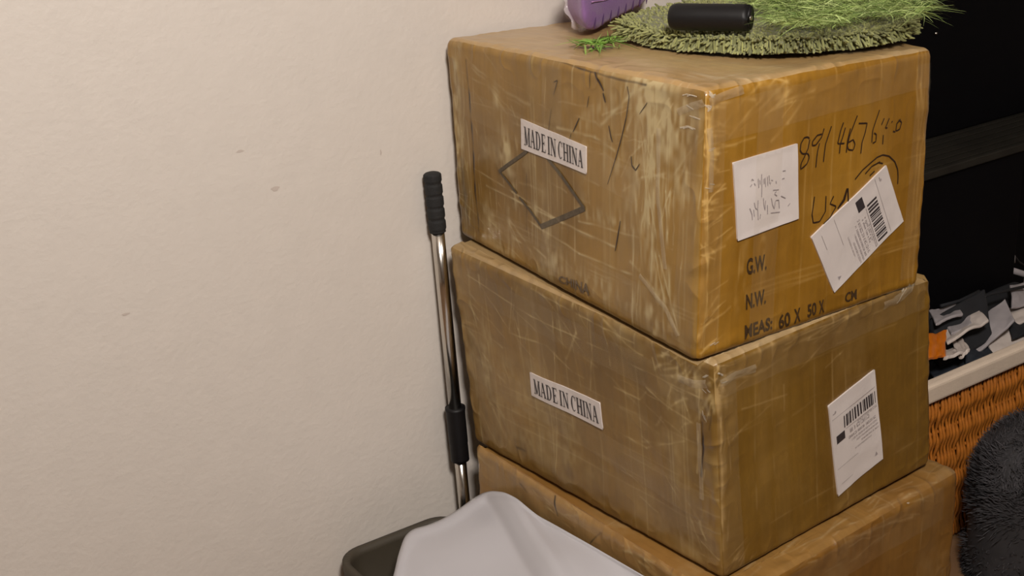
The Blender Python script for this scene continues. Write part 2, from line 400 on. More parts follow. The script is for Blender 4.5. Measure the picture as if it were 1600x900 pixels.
# ---- lettering
def q_rect(x0, y0, x1, y1): return [(x0, y0), (x1, y0), (x1, y1), (x0, y1)]
def q_line(a, b, w): # slanted stroke with horizontal cut ends
    return [(a[0] - w / 2, a[1]), (a[0] + w / 2, a[1]), (b[0] + w / 2, b[1]), (b[0] - w / 2, b[1])]
def serif_letter(ch):
    """condensed roman capitals: (advance, polygons) with y 0 top .. 1 bottom"""
    T = .15; t = .055; s = .045
    stem = lambda x: [q_rect(x - T / 2, 0, x + T / 2, 1)]
    ser = lambda x, y, w=.15: [q_rect(x - w, y - (0 if y < .5 else s), x + w, y + (s if y < .5 else 0))]
    if ch == 'I': return .36, stem(.18) + ser(.18, 0, .14) + ser(.18, 1, .14)
    if ch == 'M': return .86, [q_rect(.12, 0, .12 + t, 1), q_rect(.64, 0, .64 + T, 1), q_line((.16, 0), (.40, .95), T), q_line((.70, 0), (.42, .95), t)] + ser(.13, 0, .1) + ser(.14, 1, .12) + ser(.72, 0, .13) + ser(.72, 1, .14)
    if ch == 'A': return .74, [q_line((.34, 0), (.12, 1), t), q_line((.36, 0), (.58, 1), T), q_rect(.2, .62, .52, .67)] + ser(.12, 1, .11) + ser(.58, 1, .14)
    if ch == 'N': return .78, [q_rect(.14, 0, .14 + t, 1), q_rect(.6, 0, .6 + t, 1), q_line((.17, 0), (.62, 1), T)] + ser(.13, 0, .12) + ser(.16, 1, .12) + ser(.63, 0, .12)
    if ch == 'H': return .78, stem(.17) + stem(.61) + [q_rect(.17, .47, .61, .53)] + ser(.17, 0) + ser(.17, 1) + ser(.61, 0) + ser(.61, 1)
    if ch == 'E': return .62, stem(.17) + [q_rect(.03, 0, .55, .05), q_rect(.03, .95, .57, 1), q_rect(.17, .47, .42, .53), q_rect(.51, 0, .55, .2), q_rect(.53, .8, .57, 1), q_rect(.39, .38, .43, .62)]
    def arc(cx, cy, rx, ry, a0, a1, wf, n=14):
        out = []; A = np.linspace(a0, a1, n)
        for p, q in zip(A[:-1], A[1:]):
            o = []
            for a, sg in ((p, 1), (q, 1), (q, -1), (p, -1)):
                wd = wf(a) / 2; o.append((cx + (rx + sg * wd) * math.cos(a), cy + (ry + sg * t * .5) * math.sin(a)))
            out.append(o)
        return out
    if ch == 'D': return .76, stem(.17) + [q_rect(.03, 0, .34, .05), q_rect(.03, .95, .34, 1)] + arc(.32, .5, .26, .475, -math.pi / 2, math.pi / 2, lambda a: t + (T - t) * abs(math.cos(a)))
    if ch == 'C': return .70, arc(.36, .5, .24, .475, -math.pi * .28 , -math.pi * 1.72, lambda a: t + (T - t) * max(0, -math.cos(a))) + [q_rect(.55, .02, .6, .3)]
    return .34, []
def serif_text(txt):
    x = 0; out = []
    for ch in txt:
        adv, P = serif_letter(ch)
        if ch == ' ': adv = .2
        out += [[(x + a, b) for a, b in p] for p in P]; x += adv
    return [[(a / x, b) for a, b in p] for p in out]
def font_polys(txt):
    cu = bpy.data.curves.new('t', 'FONT'); cu.body = txt; cu.resolution_u = 3; cu.offset = .028
    o = bpy.data.objects.new('t', cu); COL.objects.link(o); dg = bpy.context.evaluated_depsgraph_get(); dg.update()
    me = bpy.data.meshes.new_from_object(o.evaluated_get(dg)); V = np.array([v.co[:2] for v in me.vertices]); F = [list(p.vertices) for p in me.polygons]
    bpy.data.objects.remove(o); bpy.data.curves.remove(cu); bpy.data.meshes.remove(me)
    lo, hi = V.min(0), V.max(0); V = (V - lo) / (hi - lo); V[:, 1] = 1 - V[:, 1]
    return [[tuple(V[i]) for i in f] for f in F]
def inset(polys, x0, y0, x1, y1): return [[(x0 + a * (x1 - x0), y0 + b * (y1 - y0)) for a, b in p] for p in polys]

def made_label(cb, f, quad, parent):
    V, F, q = cb.patch(f, quad, 30, 12, off=.0019)
    lab = mesh('origin_label', V, F, M['paper'], parent, True); tag(lab, 'white paper strip reading MADE IN CHINA')
    V, F = cb.onquad(f, q, inset(serif_text('MADE IN CHINA'), .055, .2, .965, .82), .0026)
    mesh('lettering', V, F, M['ink'], lab, False); return lab
def glyph_row(R, x0, x1, y, h, dens=.5, jit=.15):
    out = []; x = x0
    while x < x1:
        wdt = h * R.uniform(.25, .5)
        if R.random() < .85:
            k = R.integers(0, 3)
            if k == 0: out += [q_rect(x, y, x + wdt * .35, y + h)]
            elif k == 1: out += [q_rect(x, y, x + wdt, y + h * .25), q_rect(x, y + h * .7, x + wdt, y + h)]
            else: out += [q_rect(x, y, x + wdt * .3, y + h), q_rect(x + wdt * .6, y + h * .2, x + wdt * .9, y + h)]
        x += wdt * 1.35
    return out
def ship_label(cb, f, quad, parent, seed):
    R = np.random.default_rng(seed)
    V, F, q = cb.patch(f, quad, 26, 34, off=.0019, curl=.0006)
    lab = mesh('shipping_label', V, F, M['paper'], parent, True)
    bars = []; x = .27
    while x < .95:
        wd = R.choice([.012, .02, .032]); bars.append(q_rect(x, .215, min(x + wd, .96), .345)); x += wd + R.choice([.012, .018, .03])
    V, F = cb.onquad(f, q, bars, .0026); tag(mesh('barcode', V, F, M['ink'], lab, False), kind='stuff')
    V, F = cb.onquad(f, q, [q_rect(.09, .37, .27, .455)], .0026); mesh('black_square', V, F, M['ink'], lab, False)
    pr = [q_rect(.06, .115, .12, .125), q_rect(.1, .1, .13, .12), q_rect(.03, .17, .97, .174), q_rect(.3, .365, .97, .369)]
    for (a, b, y, h) in ((.38, .8, .40, .045), (.34, .92, .47, .03), (.55, .97, .375, .018), (.4, .95, .52, .02), (.5, .97, .56, .018), (.6, .97, .6, .018), (.45, .8, .64, .014)): pr += glyph_row(R, a, b, y, h)
    pr += [[(.84, .9), (.87, .86), (.9, .9)], q_rect(.05, .72, .5, .723), q_rect(.1, .9, .35, .903)]
    V, F = cb.onquad(f, q, pr, .0026); tag(mesh('small_print', V, F, M['pencil'], lab, False), kind='stuff')
    return lab

# ---- geometry of the stack (metres)
def cornerset(TL, TF, TR, BL, BF, BR):
    TL, TF, TR, BL, BF, BR = map(np.array, (TL, TF, TR, BL, BF, BR))
    return dict(TL=TL, TF=TF, TR=TR, TB=TL + TR - TF, BL=BL, BF=BF, BR=BR, BB=BL + BR - BF)
B1 = cornerset((.001, -.015, 1.080), (.004, -.647, 1.090), (.462, -.638, 1.073), (.003, -.013, .734), (-.008, -.640, .704), (.459, -.641, .699))
B2 = cornerset((-.038, -.043, .733), (-.006, -.673, .714), (.471, -.652, .722), (-.024, -.062, .357), (.006, -.682, .369), (.484, -.664, .385))
B3 = cornerset((-.045, -.090, .374), (-.030, -.735, .374), (.520, -.695, .374), (-.045, -.090, .002), (-.030, -.735, .002), (.520, -.695, .002))
def under(B, gap=.002):
    c = [B['BL'], B['BF'], B['BR'], B['BB']]; A = np.array([[p[0], p[1], 1] for p in c]); z = np.array([p[2] for p in c]); k = np.linalg.lstsq(A, z, rcond=None)[0]
    x0, x1 = min(c[0][0], c[1][0]), c[2][0]; y0 = min(c[1][1], c[2][1])
    def cap(P):
        lim = k[0] * P[..., 0] + k[1] * P[..., 1] + k[2] - gap
        out = np.maximum(np.maximum(x0 - P[..., 0], P[..., 0] - x1), y0 - P[..., 1])     # >0 outside footprint
        lim = lim + np.clip(out, 0, .05) * 1.2
        d = P[..., 2] - lim; s = .003
        Q = P.copy(); Q[..., 2] = np.where(d > 0, lim + s * 0 , P[..., 2]); return Q
    return cap
dims = (.464, .625, .36)
c1 = Carton(B1, dims, .014, 3, 1.0)
c2 = Carton(B2, (.47, .62, .35), .012, 17, 1.25, under(B1))
c3 = Carton(B3, (.55, .64, .37), .017, 29, 1.3, under(B2))

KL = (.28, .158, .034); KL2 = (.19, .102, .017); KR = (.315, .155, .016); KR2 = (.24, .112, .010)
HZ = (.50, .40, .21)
sp1L = dict(seed=5, base=KL, alt=KL2, hazecol=HZ, vb=24, hb=4, milk=.7,
    bundles=[(.86, .45, .03, .09, 88, 9, .16, 26, .55), (.05, .45, .012, .09, 90, 4, .12, 14, .5), (.5, .6, .15, .08, 20, 25, .10, 22, .3), (.8, .2, .05, .04, 140, 20, .08, 14, .5),
             (.25, .85, .09, .02, 15, 20, .10, 14, .55), (.4, .15, .15, .03, 10, 10, .14, 8, .3), (.3, .45, .12, .1, 90, 4, .09, 16, .35)],
    lines=[([(760, 290), (860, 340), (960, 385)], .0022, .75), ([(740, 262), (800, 300), (880, 350)], .002, .5), ([(826, 345), (905, 395), (1010, 440)], .0022, .55),
           ([(940, 195), (985, 150), (1060, 120)], .0035, .6), ([(870, 200), (930, 215), (960, 235)], .003, .5), ([(760, 130), (800, 190), (850, 215), (930, 240)], .003, .35),
           ([(700, 105), (712, 240), (722, 350)], .003, .45), ([(1045, 160), (1040, 300), (1048, 480)], .0018, .6), ([(1018, 150), (1010, 280), (1030, 400), (1060, 520)], .0018, .6),
           ([(1000, 200), (1015, 350), (1045, 500)], .0016, .55), ([(985, 410), (1020, 450), (1060, 520)], .003, .6), ([(905, 345), (1010, 375), (1050, 390)], .002, .5)],
    clouds=[([(1020, 130), (1060, 200), (1070, 300)], .025, .45), ([(960, 230), (980, 330)], .02, .3), ([(760, 330), (790, 400)], .02, .35), ([(1005, 160), (1010, 300), (1035, 480)], .022, .55), ([(712, 100), (715, 200), (728, 340)], .009, .5), ([(840, 330), (870, 410), (930, 440), (1030, 500)], .014, .45),
            ([(905, 330), (990, 360)], .008, .5), ([(770, 140), (790, 230), (810, 330)], .012, .4), ([(900, 200), (1000, 130), (1080, 120)], .012, .45), ([(800, 340), (800, 390)], .014, .3)],
    cracks=[([(728, 95), (733, 150), (738, 215), (742, 300), (748, 360)], .0024, .85), ([(868, 95), (905, 106), (945, 119), (1010, 133)], .0018, .7), ([(722, 250), (728, 335)], .006, .35), ([(745, 270), (749, 330)], .001, .5),
            ([(822, 270), (823, 360)], .0008, .55)])
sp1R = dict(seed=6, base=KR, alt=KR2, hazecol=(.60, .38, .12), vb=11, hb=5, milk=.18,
    bundles=[(.04, .3, .012, .07, 5, 14, .04, 26, .7), (.03, .6, .006, .12, 90, 3, .12, 10, .5), (.25, .1, .06, .012, 160, 15, .08, 12, .45), (.96, .5, .005, .1, 90, 3, .14, 8, .35), (.06, .85, .02, .03, 160, 12, .06, 8, .5)],
    lines=[([(1103, 150), (1106, 300), (1104, 500)], .0018, .7), ([(1110, 235), (1180, 215)], .002, .4), ([(1270, 230), (1268, 350)], .0014, .4), ([(1200, 120), (1240, 135), (1215, 165)], .003, .45),
           ([(1100, 545), (1120, 528)], .0016, .6)],
    clouds=[([(1112, 150), (1108, 260)], .01, .5), ([(1160, 130), (1235, 145)], .012, .3), ([(1165, 375), (1160, 480)], .012, .22), ([(1195, 375), (1195, 470)], .006, .3)], cracks=[])
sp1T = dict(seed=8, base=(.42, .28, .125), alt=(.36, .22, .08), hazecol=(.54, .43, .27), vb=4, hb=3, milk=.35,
    bundles=[(.3, .5, .1, .2, 80, 25, .2, 20, .3), (.3, .93, .12, .01, 5, 8, .12, 14, .4)],
    clouds=[([(1080, 118), (1180, 122)], .02, .4)], cracks=[])
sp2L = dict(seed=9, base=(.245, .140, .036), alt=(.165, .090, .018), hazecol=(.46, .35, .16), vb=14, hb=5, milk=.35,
    bundles=[(.3, .2, .12, .05, 22, 8, .12, 16, .42), (.35, .3, .15, .08, 95, 10, .06, 26, .42), (.9, .15, .03, .04, 120, 40, .04, 30, .6), (.8, .5, .08, .08, 20, 20, .07, 16, .35), (.1, .4, .03, .08, 60, 30, .08, 16, .4), (.92, .75, .02, .05, 60, 40, .05, 14, .5)],
    lines=[([(730, 430), (830, 495), (960, 555), (1090, 620)], .0016, .5), ([(862, 480), (866, 560), (868, 740)], .0013, .55), ([(800, 450), (796, 520), (870, 545)], .002, .45), ([(895, 470), (900, 520), (885, 560)], .003, .45),
           ([(925, 540), (922, 610)], .0022, .4), ([(1010, 605), (1050, 640), (1090, 665)], .0022, .55), ([(960, 605), (1000, 625), (1010, 612)], .002, .35), ([(958, 670), (1010, 700), (1070, 690)], .002, .3), ([(1093, 600), (1090, 740)], .0016, .6),
           ([(748, 430), (756, 520)], .003, .4), ([(1020, 560), (1030, 600)], .0016, .5), ([(830, 452), (900, 490), (990, 535)], .0016, .45)],
    clouds=[([(1085, 590), (1110, 640)], .012, .6), ([(760, 520), (765, 600)], .012, .35), ([(860, 500), (880, 520)], .012, .3)],
    cracks=[([(1097, 660), (1099, 700), (1096, 745)], .0022, .8), ([(808, 700), (820, 704)], .0028, .7), ([(1112, 640), (1108, 672)], .0012, .4)])
sp2R = dict(seed=10, base=(.19, .100, .014), alt=(.145, .072, .009), hazecol=(.42, .28, .11), vb=7, hb=3, milk=.14,  # base colour darkened to paint in the weaker light on this face
    bundles=[(.03, .08, .012, .015, 60, 50, .02, 26, .7), (.02, .5, .006, .1, 90, 4, .1, 8, .5), (.3, .05, .12, .008, 0, 5, .15, 10, .45), (.07, .93, .02, .02, 130, 15, .05, 8, .4), (.3, .2, .08, .03, 165, 12, .08, 8, .3)],
    lines=[([(1125, 620), (1127, 780), (1130, 880)], .0022, .5), ([(1225, 600), (1226, 640)], .002, .3), ([(1160, 640), (1230, 615)], .002, .3), ([(1150, 860), (1175, 830)], .0015, .4)],
    clouds=[([(1118, 590), (1125, 640)], .012, .6), ([(1180, 545), (1400, 450)], .008, .3), ([(1112, 670), (1118, 780)], .01, .25)], cracks=[([(1099, 690), (1098, 745)], .002, .6)])
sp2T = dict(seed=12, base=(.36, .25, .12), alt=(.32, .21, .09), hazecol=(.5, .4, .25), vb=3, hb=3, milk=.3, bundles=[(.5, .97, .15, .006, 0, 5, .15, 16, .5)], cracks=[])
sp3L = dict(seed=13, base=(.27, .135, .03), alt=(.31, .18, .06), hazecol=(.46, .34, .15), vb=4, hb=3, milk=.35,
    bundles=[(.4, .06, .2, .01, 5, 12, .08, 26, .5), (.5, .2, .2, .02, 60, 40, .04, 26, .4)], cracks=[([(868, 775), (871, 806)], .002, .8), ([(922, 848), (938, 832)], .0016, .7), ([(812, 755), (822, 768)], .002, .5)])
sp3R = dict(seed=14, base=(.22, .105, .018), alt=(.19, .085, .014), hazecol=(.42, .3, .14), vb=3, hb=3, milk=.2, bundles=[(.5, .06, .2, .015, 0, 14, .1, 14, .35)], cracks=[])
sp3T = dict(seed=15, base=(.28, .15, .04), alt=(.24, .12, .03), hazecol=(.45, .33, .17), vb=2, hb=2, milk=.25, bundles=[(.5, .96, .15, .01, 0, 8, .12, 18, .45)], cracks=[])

box1 = empty('cardboard_box', (.23, -.33, .707), 'tape-wrapped brown carton on top of the stack, with handwritten number and two white papers', 'box', None)
box2 = empty('cardboard_box', (.23, -.36, .372), 'tape-wrapped brown carton in the middle of the stack, one barcode label on its right side', 'box', None)
box3 = empty('cardboard_box', (.24, -.41, 0), 'lowest brown carton of the stack, mostly hidden, beside the fluffy charcoal cushion', 'box', None)
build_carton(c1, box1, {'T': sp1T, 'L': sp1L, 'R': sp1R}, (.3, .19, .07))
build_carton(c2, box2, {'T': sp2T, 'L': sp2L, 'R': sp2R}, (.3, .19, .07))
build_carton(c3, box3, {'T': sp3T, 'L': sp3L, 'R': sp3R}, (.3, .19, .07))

for cb, bx, lst in ((c1, box1, [('L', (.62, .02), (.60, .34), .05), ('L', (.02, .10), (.5, .15), .048), ('L', (.30, .01), (.28, .35), .048), ('L', (.05, .30), (.58, .31), .05), ('L', (.5, .02), (.47, .34), .048),
                                ('R', (.02, .02), (.02, .34), .035), ('R', (.01, .045), (.45, .03), .05), ('R', (.12, .01), (.12, .35), .048), ('R', (.44, .02), (.43, .34), .03), ('T', (.03, .6), (.43, .6), .05)]),
                    (c2, box2, [('L', (.02, .05), (.6, .06), .05), ('L', (.25, .01), (.26, .34), .05), ('L', (.02, .2), (.6, .24), .048), ('R', (.01, .03), (.45, .03), .05), ('R', (.02, .02), (.02, .34), .04), ('T', (.03, .6), (.43, .6), .04)]),
                    (c3, box3, [('L', (.02, .04), (.6, .04), .06), ('R', (.02, .04), (.5, .04), .06)])):
    for k, (f, a, b, wd) in enumerate(lst): tape_strip(cb, f, a, b, wd, bx, k + 3)

# top carton, left side
made_label(c1, 'L', [(815, 185), (917, 229), (917, 272), (816, 232)], box1)
mbd = MB()
for pts, wd in (([(824, 236), (780, 268)], .006), ([(780, 266), (808, 302)], .0045), ([(812, 308), (848, 356)], .0048), ([(846, 354), (914, 325)], .0085), ([(852, 242), (914, 326)], .0062)): c1.ribbon(mbd, 'L', pts, wd, .0010)
tag(mbd.build('diamond_mark', M['greymark'], box1), 'grey printed diamond outline')
mbd = MB()
for pts, wd in (([(866, 78 + 50), (872, 125), (866, 148)], .0016), ([(862, 170), (858, 205), (857, 232)], .001), ([(924, 112), (922, 138)], .0013), ([(921, 150), (918, 168)], .0014),
                ([(930, 113), (936, 126), (944, 142)], .0035), ([(943, 145), (947, 160)], .003), ([(981, 135), (984, 150), (980, 180), (972, 215), (962, 250), (950, 288)], .002), ([(952, 196), (955, 212), (958, 222)], .0022),
                ([(987, 244), (988, 258), (994, 266), (1000, 256)], .0024), ([(906, 184), (896, 206)], .0022), ([(1012, 160), (1000, 178)], .0014), ([(970, 345), (966, 370), (962, 392)], .0026), ([(891, 218), (893, 208)], .0012)):
    mbd = MB(); c1.ribbon(mbd, 'L', pts, wd, .0010, taper=True); mbd.build('marker_stroke', M['marker'], box1)
def stencil(cb, f, parent, items, m, name, off=.0010):
    for txt, quad in items:
        q = cb.pix(f, quad); V, F = cb.onquad(f, q, font_polys(txt), off); mesh(name, V, F, m, parent, False)
stencil(c1, 'L', box1, [('CHINA', [(874, 430), (922, 444), (922, 462), (874, 440)])], M['faded'], 'printed_word')
# top carton, right side
stencil(c1, 'R', box1, [('G.W.', [(1166, 404), (1197, 396), (1197, 421), (1166, 430)]), ('N.W.', [(1165, 460), (1196, 451), (1196, 474), (1165, 484)]),
    ("Q'TY:", [(1164, 352), (1197, 341), (1197, 361), (1164, 373)]),
    ('MEAS:', [(1163, 508), (1206, 494), (1206, 514), (1163, 530)]), ('60', [(1216, 492), (1234, 486), (1234, 508), (1216, 514)]), ('X', [(1240, 483), (1250, 480), (1250, 501), (1240, 505)]),
    ('50', [(1261, 476), (1275, 471), (1275, 491), (1261, 496)]), ('X', [(1279, 470), (1287, 467), (1287, 487), (1279, 490)]), ('CM', [(1320, 458), (1338, 451), (1338, 467), (1320, 473)])], M['stencil'], 'stencilled_word')
def z2(*p): return [(1240 + x / 6.921, 160 + y / 6.921) for x, y in p]
mbd = MB()
for st in (z2((165, 390), (150, 370), (110, 380), (75, 440), (65, 520), (90, 555), (150, 550), (165, 590), (140, 660), (100, 700), (70, 720), (75, 660), (110, 590), (150, 500), (170, 400)),
           z2((300, 340), (250, 355), (200, 420), (195, 465), (235, 460), (300, 370), (325, 280)), z2((275, 440), (255, 520), (245, 600), (235, 700)),
           z2((405, 255), (370, 360), (340, 450), (318, 640)), z2((535, 215), (505, 300), (470, 445), (545, 440)), z2((555, 270), (530, 360), (500, 450), (490, 550)),
           z2((610, 280), (580, 400), (565, 540)), z2((685, 140), (650, 230), (600, 360), (575, 470), (590, 510), (640, 515), (660, 450), (640, 400), (590, 430)),
           z2((700, 225), (790, 222), (770, 320), (735, 430), (722, 550)), z2((925, 80), (890, 180), (850, 300), (840, 430)), z2((865, 330), (890, 340), (885, 420), (850, 440)),
           z2((975, 170), (945, 240)), z2((1030, 170), (985, 280), (1010, 270)), z2((965, 350), (958, 450)), z2((1065, 200), (1055, 215)),
           z2((1150, 180), (1110, 230), (1100, 310), (1140, 290), (1165, 210), (1130, 190)), z2((1070, 310), (1095, 318)),
           z2((660, 830), (740, 730), (830, 650), (900, 590), (960, 565), (1030, 580), (1090, 640), (1120, 720), (1125, 800), (1120, 880)), z2((920, 650), (960, 660)), z2((770, 770), (840, 690), (930, 640)), z2((820, 790), (870, 740)),
           [(1272, 307), (1268, 335), (1270, 348), (1280, 346), (1289, 330), (1290, 306)], [(1302, 306), (1296, 318), (1306, 322), (1296, 340), (1286, 350)]):
    mbd = MB(); c1.ribbon(mbd, 'R', st, .0021, .0010, taper=False); mbd.build('handwritten_stroke', M['marker'], box1)
mbd = MB(); c1.ribbon(mbd, 'R', [(1323, 294), (1318, 312), (1308, 326)], .005, .0010, taper=True); mbd.build('handwritten_stroke', M['marker'], box1)
mbd = MB(); c1.ribbon(mbd, 'R', [(1324, 294), (1325, 318)], .0028, .0010); mbd.build('handwritten_stroke', M['marker'], box1)
V, F, q = c1.patch('R', [(1144, 254), (1244, 224), (1246, 341), (1151, 376)], 30, 34, off=.0019, curl=.0008)
pap = tag(mesh('paper_sheet', V, F, M['paper'], box1), 'square white paper with faint handwriting')
mbd = MB()
def z3(*p): return [(1140 + x / 5.625, 220 + y / 5.625) for x, y in p]
for st in (z3((270, 290), (272, 380), (270, 490)), z3((255, 340), (258, 380)), z3((290, 330), (292, 375)), z3((335, 300), (340, 370)), z3((200, 600), (205, 660)), z3((260, 640), (255, 680)), z3((320, 560), (322, 640)), z3((400, 440), (380, 460), (405, 480)), z3((440, 480), (480, 500)), z3((500, 570), (520, 545)), z3((370, 430), (420, 425)), z3((170, 400), (185, 380)), z3((205, 370), (215, 390)), z3((240, 330), (245, 410)), z3((300, 320), (305, 400)), z3((320, 310), (325, 390)), z3((355, 340), (370, 345)), z3((165, 590), (185, 640), (188, 690)),
           z3((205, 540), (215, 590), (235, 600), (238, 520)), z3((235, 600), (240, 690)), z3((285, 500), (290, 560), (300, 610), (305, 520)), z3((355, 500), (365, 560), (380, 595), (390, 520), (420, 515), (425, 590)),
           z3((350, 630), (430, 622)), z3((455, 262), (480, 258)), z3((450, 330), (470, 325)), z3((345, 380), (350, 360)), z3((395, 350), (400, 370)), z3((180, 350), (180, 330), (200, 345))):
    c1.ribbon(mbd, 'R', st, .0013, .0027)
tag(mbd.build('handwriting', M['pencil'], pap), kind='stuff')
tag(ship_label(c1, 'R', [(1383, 258), (1410, 345), (1302, 457), (1266, 370)], box1, 4), 'tilted white shipping label with barcode')
# middle carton
made_label(c2, 'L', [(829, 581), (938, 629), (943, 671), (832, 617)], box2)
tag(ship_label(c2, 'R', [(1293, 634), (1365, 577), (1378, 716), (1308, 775)], box2, 9), 'upright white shipping label with barcode')
# a few standing creases of loose tape at the corners
def flap(cb, f, pts, wd, parent, seed, m='loose'):
    uv = cb.pix(f, pts); n = 22; t = np.linspace(0, 1, n); k = np.linspace(0, 1, len(uv)); u = np.interp(t, k, uv[:, 0]); v = np.interp(t, k, uv[:, 1])
    P = cb.surf(f, u, v); N = cb.normal(f, u, v); T = np.gradient(P, axis=0); S = np.cross(N, T); S /= np.linalg.norm(S, axis=1)[:, None]
    rows = []
    for j, a in enumerate(np.linspace(-1, 1, 7)):
        o = .001 + wd * .45 * (1 - a * a) * (.5 + .5 * noise(np.stack([t * 9, t * 0 + j * .6, t * 0], -1), seed)); rows.append(P + S * wd * a + N * np.abs(o)[:, None])
    V = np.stack(rows, 1).reshape(-1, 3); mesh('loose_tape', V, gridF(n, 7), M[m], parent, True)
for cb, f, pts, wd, bx in ((c1, 'R', [(1108, 160), (1130, 150), (1160, 140)], .006, box1), (c1, 'R', [(1108, 200), (1112, 250), (1110, 300)], .004, box1), (c1, 'L', [(1060, 175), (1085, 165), (1100, 160)], .005, box1),
                           (c1, 'L', [(1030, 200), (1028, 300), (1040, 420)], .004, box1), (c1, 'L', [(1000, 430), (1040, 480), (1060, 525)], .004, box1), (c2, 'R', [(1125, 600), (1150, 585), (1180, 575)], .006, box2),
                           (c2, 'L', [(1060, 590), (1085, 600), (1105, 600)], .006, box2), (c2, 'R', [(1380, 478), (1410, 462), (1435, 446)], .007, box2), (c2, 'L', [(1092, 660), (1094, 720), (1097, 780)], .004, box2)):
    flap(cb, f, pts, wd, bx, 5)
for i, (cb, f, pts, wd, bx) in enumerate(((c1, 'R', [(1104, 142), (1112, 152), (1120, 150)], .0022, box1), (c1, 'R', [(1101, 160), (1112, 166), (1108, 176)], .002, box1), (c1, 'L', [(1062, 150), (1078, 148), (1096, 152)], .002, box1), (c1, 'L', [(1070, 160), (1086, 170)], .0016, box1),
        (c1, 'L', [(1076, 178), (1096, 186)], .0014, box1), (c1, 'R', [(1100, 236), (1118, 231)], .0014, box1), (c1, 'R', [(1108, 540), (1124, 530)], .0014, box1), (c1, 'R', [(1100, 290), (1116, 292)], .0012, box1), (c1, 'L', [(1060, 200), (1080, 196), (1098, 204)], .0014, box1),
        (c2, 'R', [(1116, 580), (1132, 588)], .002, box2), (c2, 'L', [(1092, 592), (1106, 584)], .0022, box2), (c2, 'L', [(1096, 606), (1108, 618)], .0016, box2), (c2, 'R', [(1124, 600), (1136, 596)], .0015, box2), (c2, 'L', [(1098, 640), (1104, 662)], .0018, box2), (c2, 'R', [(1400, 462), (1420, 452), (1434, 446)], .0025, box2), (c3, 'T', [(1418, 786), (1424, 790)], .0014, box3))):
    p0 = np.array(pts[0], float); q0 = np.array(pts[-1], float); md_ = (p0 + q0) / 2  # tiny crumpled tape slivers; their whitish colour paints in the corner glints
    for j in range(2): flap(cb, f, [tuple(md_ + (np.array(p) - md_) * rng.uniform(.35, .75) + jit) for jit in [rng.normal(0, 2.2, 2)] for p in pts], wd * rng.uniform(.35, .8), bx, 20 + i + 40 * j, 'glint')

# ------------------------------------------------------------------ things on the top carton
ZT = 1.082
# olive bath mat
cx, cy = .415, -.375
out_px = [(948, 58), (975, 68), (1010, 78), (1060, 85), (1120, 89), (1200, 90), (1300, 86), (1370, 78), (1425, 66), (1440, 45)]
A = []; Rr = []
for p in out_px:
    q = at(*p, 'z', ZT); A.append(math.atan2(q[1] - cy, q[0] - cx)); Rr.append(math.hypot(q[0] - cx, q[1] - cy))
A = np.unwrap(np.array(A)); order = np.argsort(A % (2 * math.pi)); Aa = (A % (2 * math.pi))[order]; Rs = np.array(Rr)[order]
back = np.array([-.2, .25, .8, 1.4, 2.0]) % (2 * math.pi); br = np.array([.17, .15, .17, .19, .21])
Aa = np.concatenate([Aa, back]); Rs = np.concatenate([Rs, br]); o = np.argsort(Aa); Aa = Aa[o]; Rs = Rs[o]
def rad(a): return np.interp(a % (2 * math.pi), np.concatenate([Aa - 2 * math.pi, Aa, Aa + 2 * math.pi]), np.tile(Rs, 3)) - .008
rug = empty('bath_mat', (cx, cy, ZT + .002), 'round olive green chenille mat lying on the top carton', 'mat')
na, nr = 120, 24; a, t = np.meshgrid(np.linspace(0, 2 * math.pi, na), np.linspace(0, 1, nr), indexing='ij'); R_ = rad(a)
prof = np.where(t < .9, .022 + .003 * (1 - t), .022 * np.sqrt(np.clip(1 - ((t - .9) / .1) ** 2, 0, 1)))
X = cx + (R_ - .006) * t * np.cos(a); Y = cy + (R_ - .006) * t * np.sin(a); Z = ZT + .003 + prof + .0015 * noise(np.stack([X * 30, Y * 30, a * 0], -1))
V = np.stack([X, Y, Z], -1).reshape(-1, 3); Vb = V.copy(); Vb[:, 2] = ZT + .003
V2 = np.concatenate([V, Vb]); F = np.concatenate([gridF(na, nr), gridF(na, nr, len(V), True)])
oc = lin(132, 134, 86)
mesh('mat_base', V2, F, M['mat'], rug, True, np.tile(oc * .6, (len(V2), 1)))
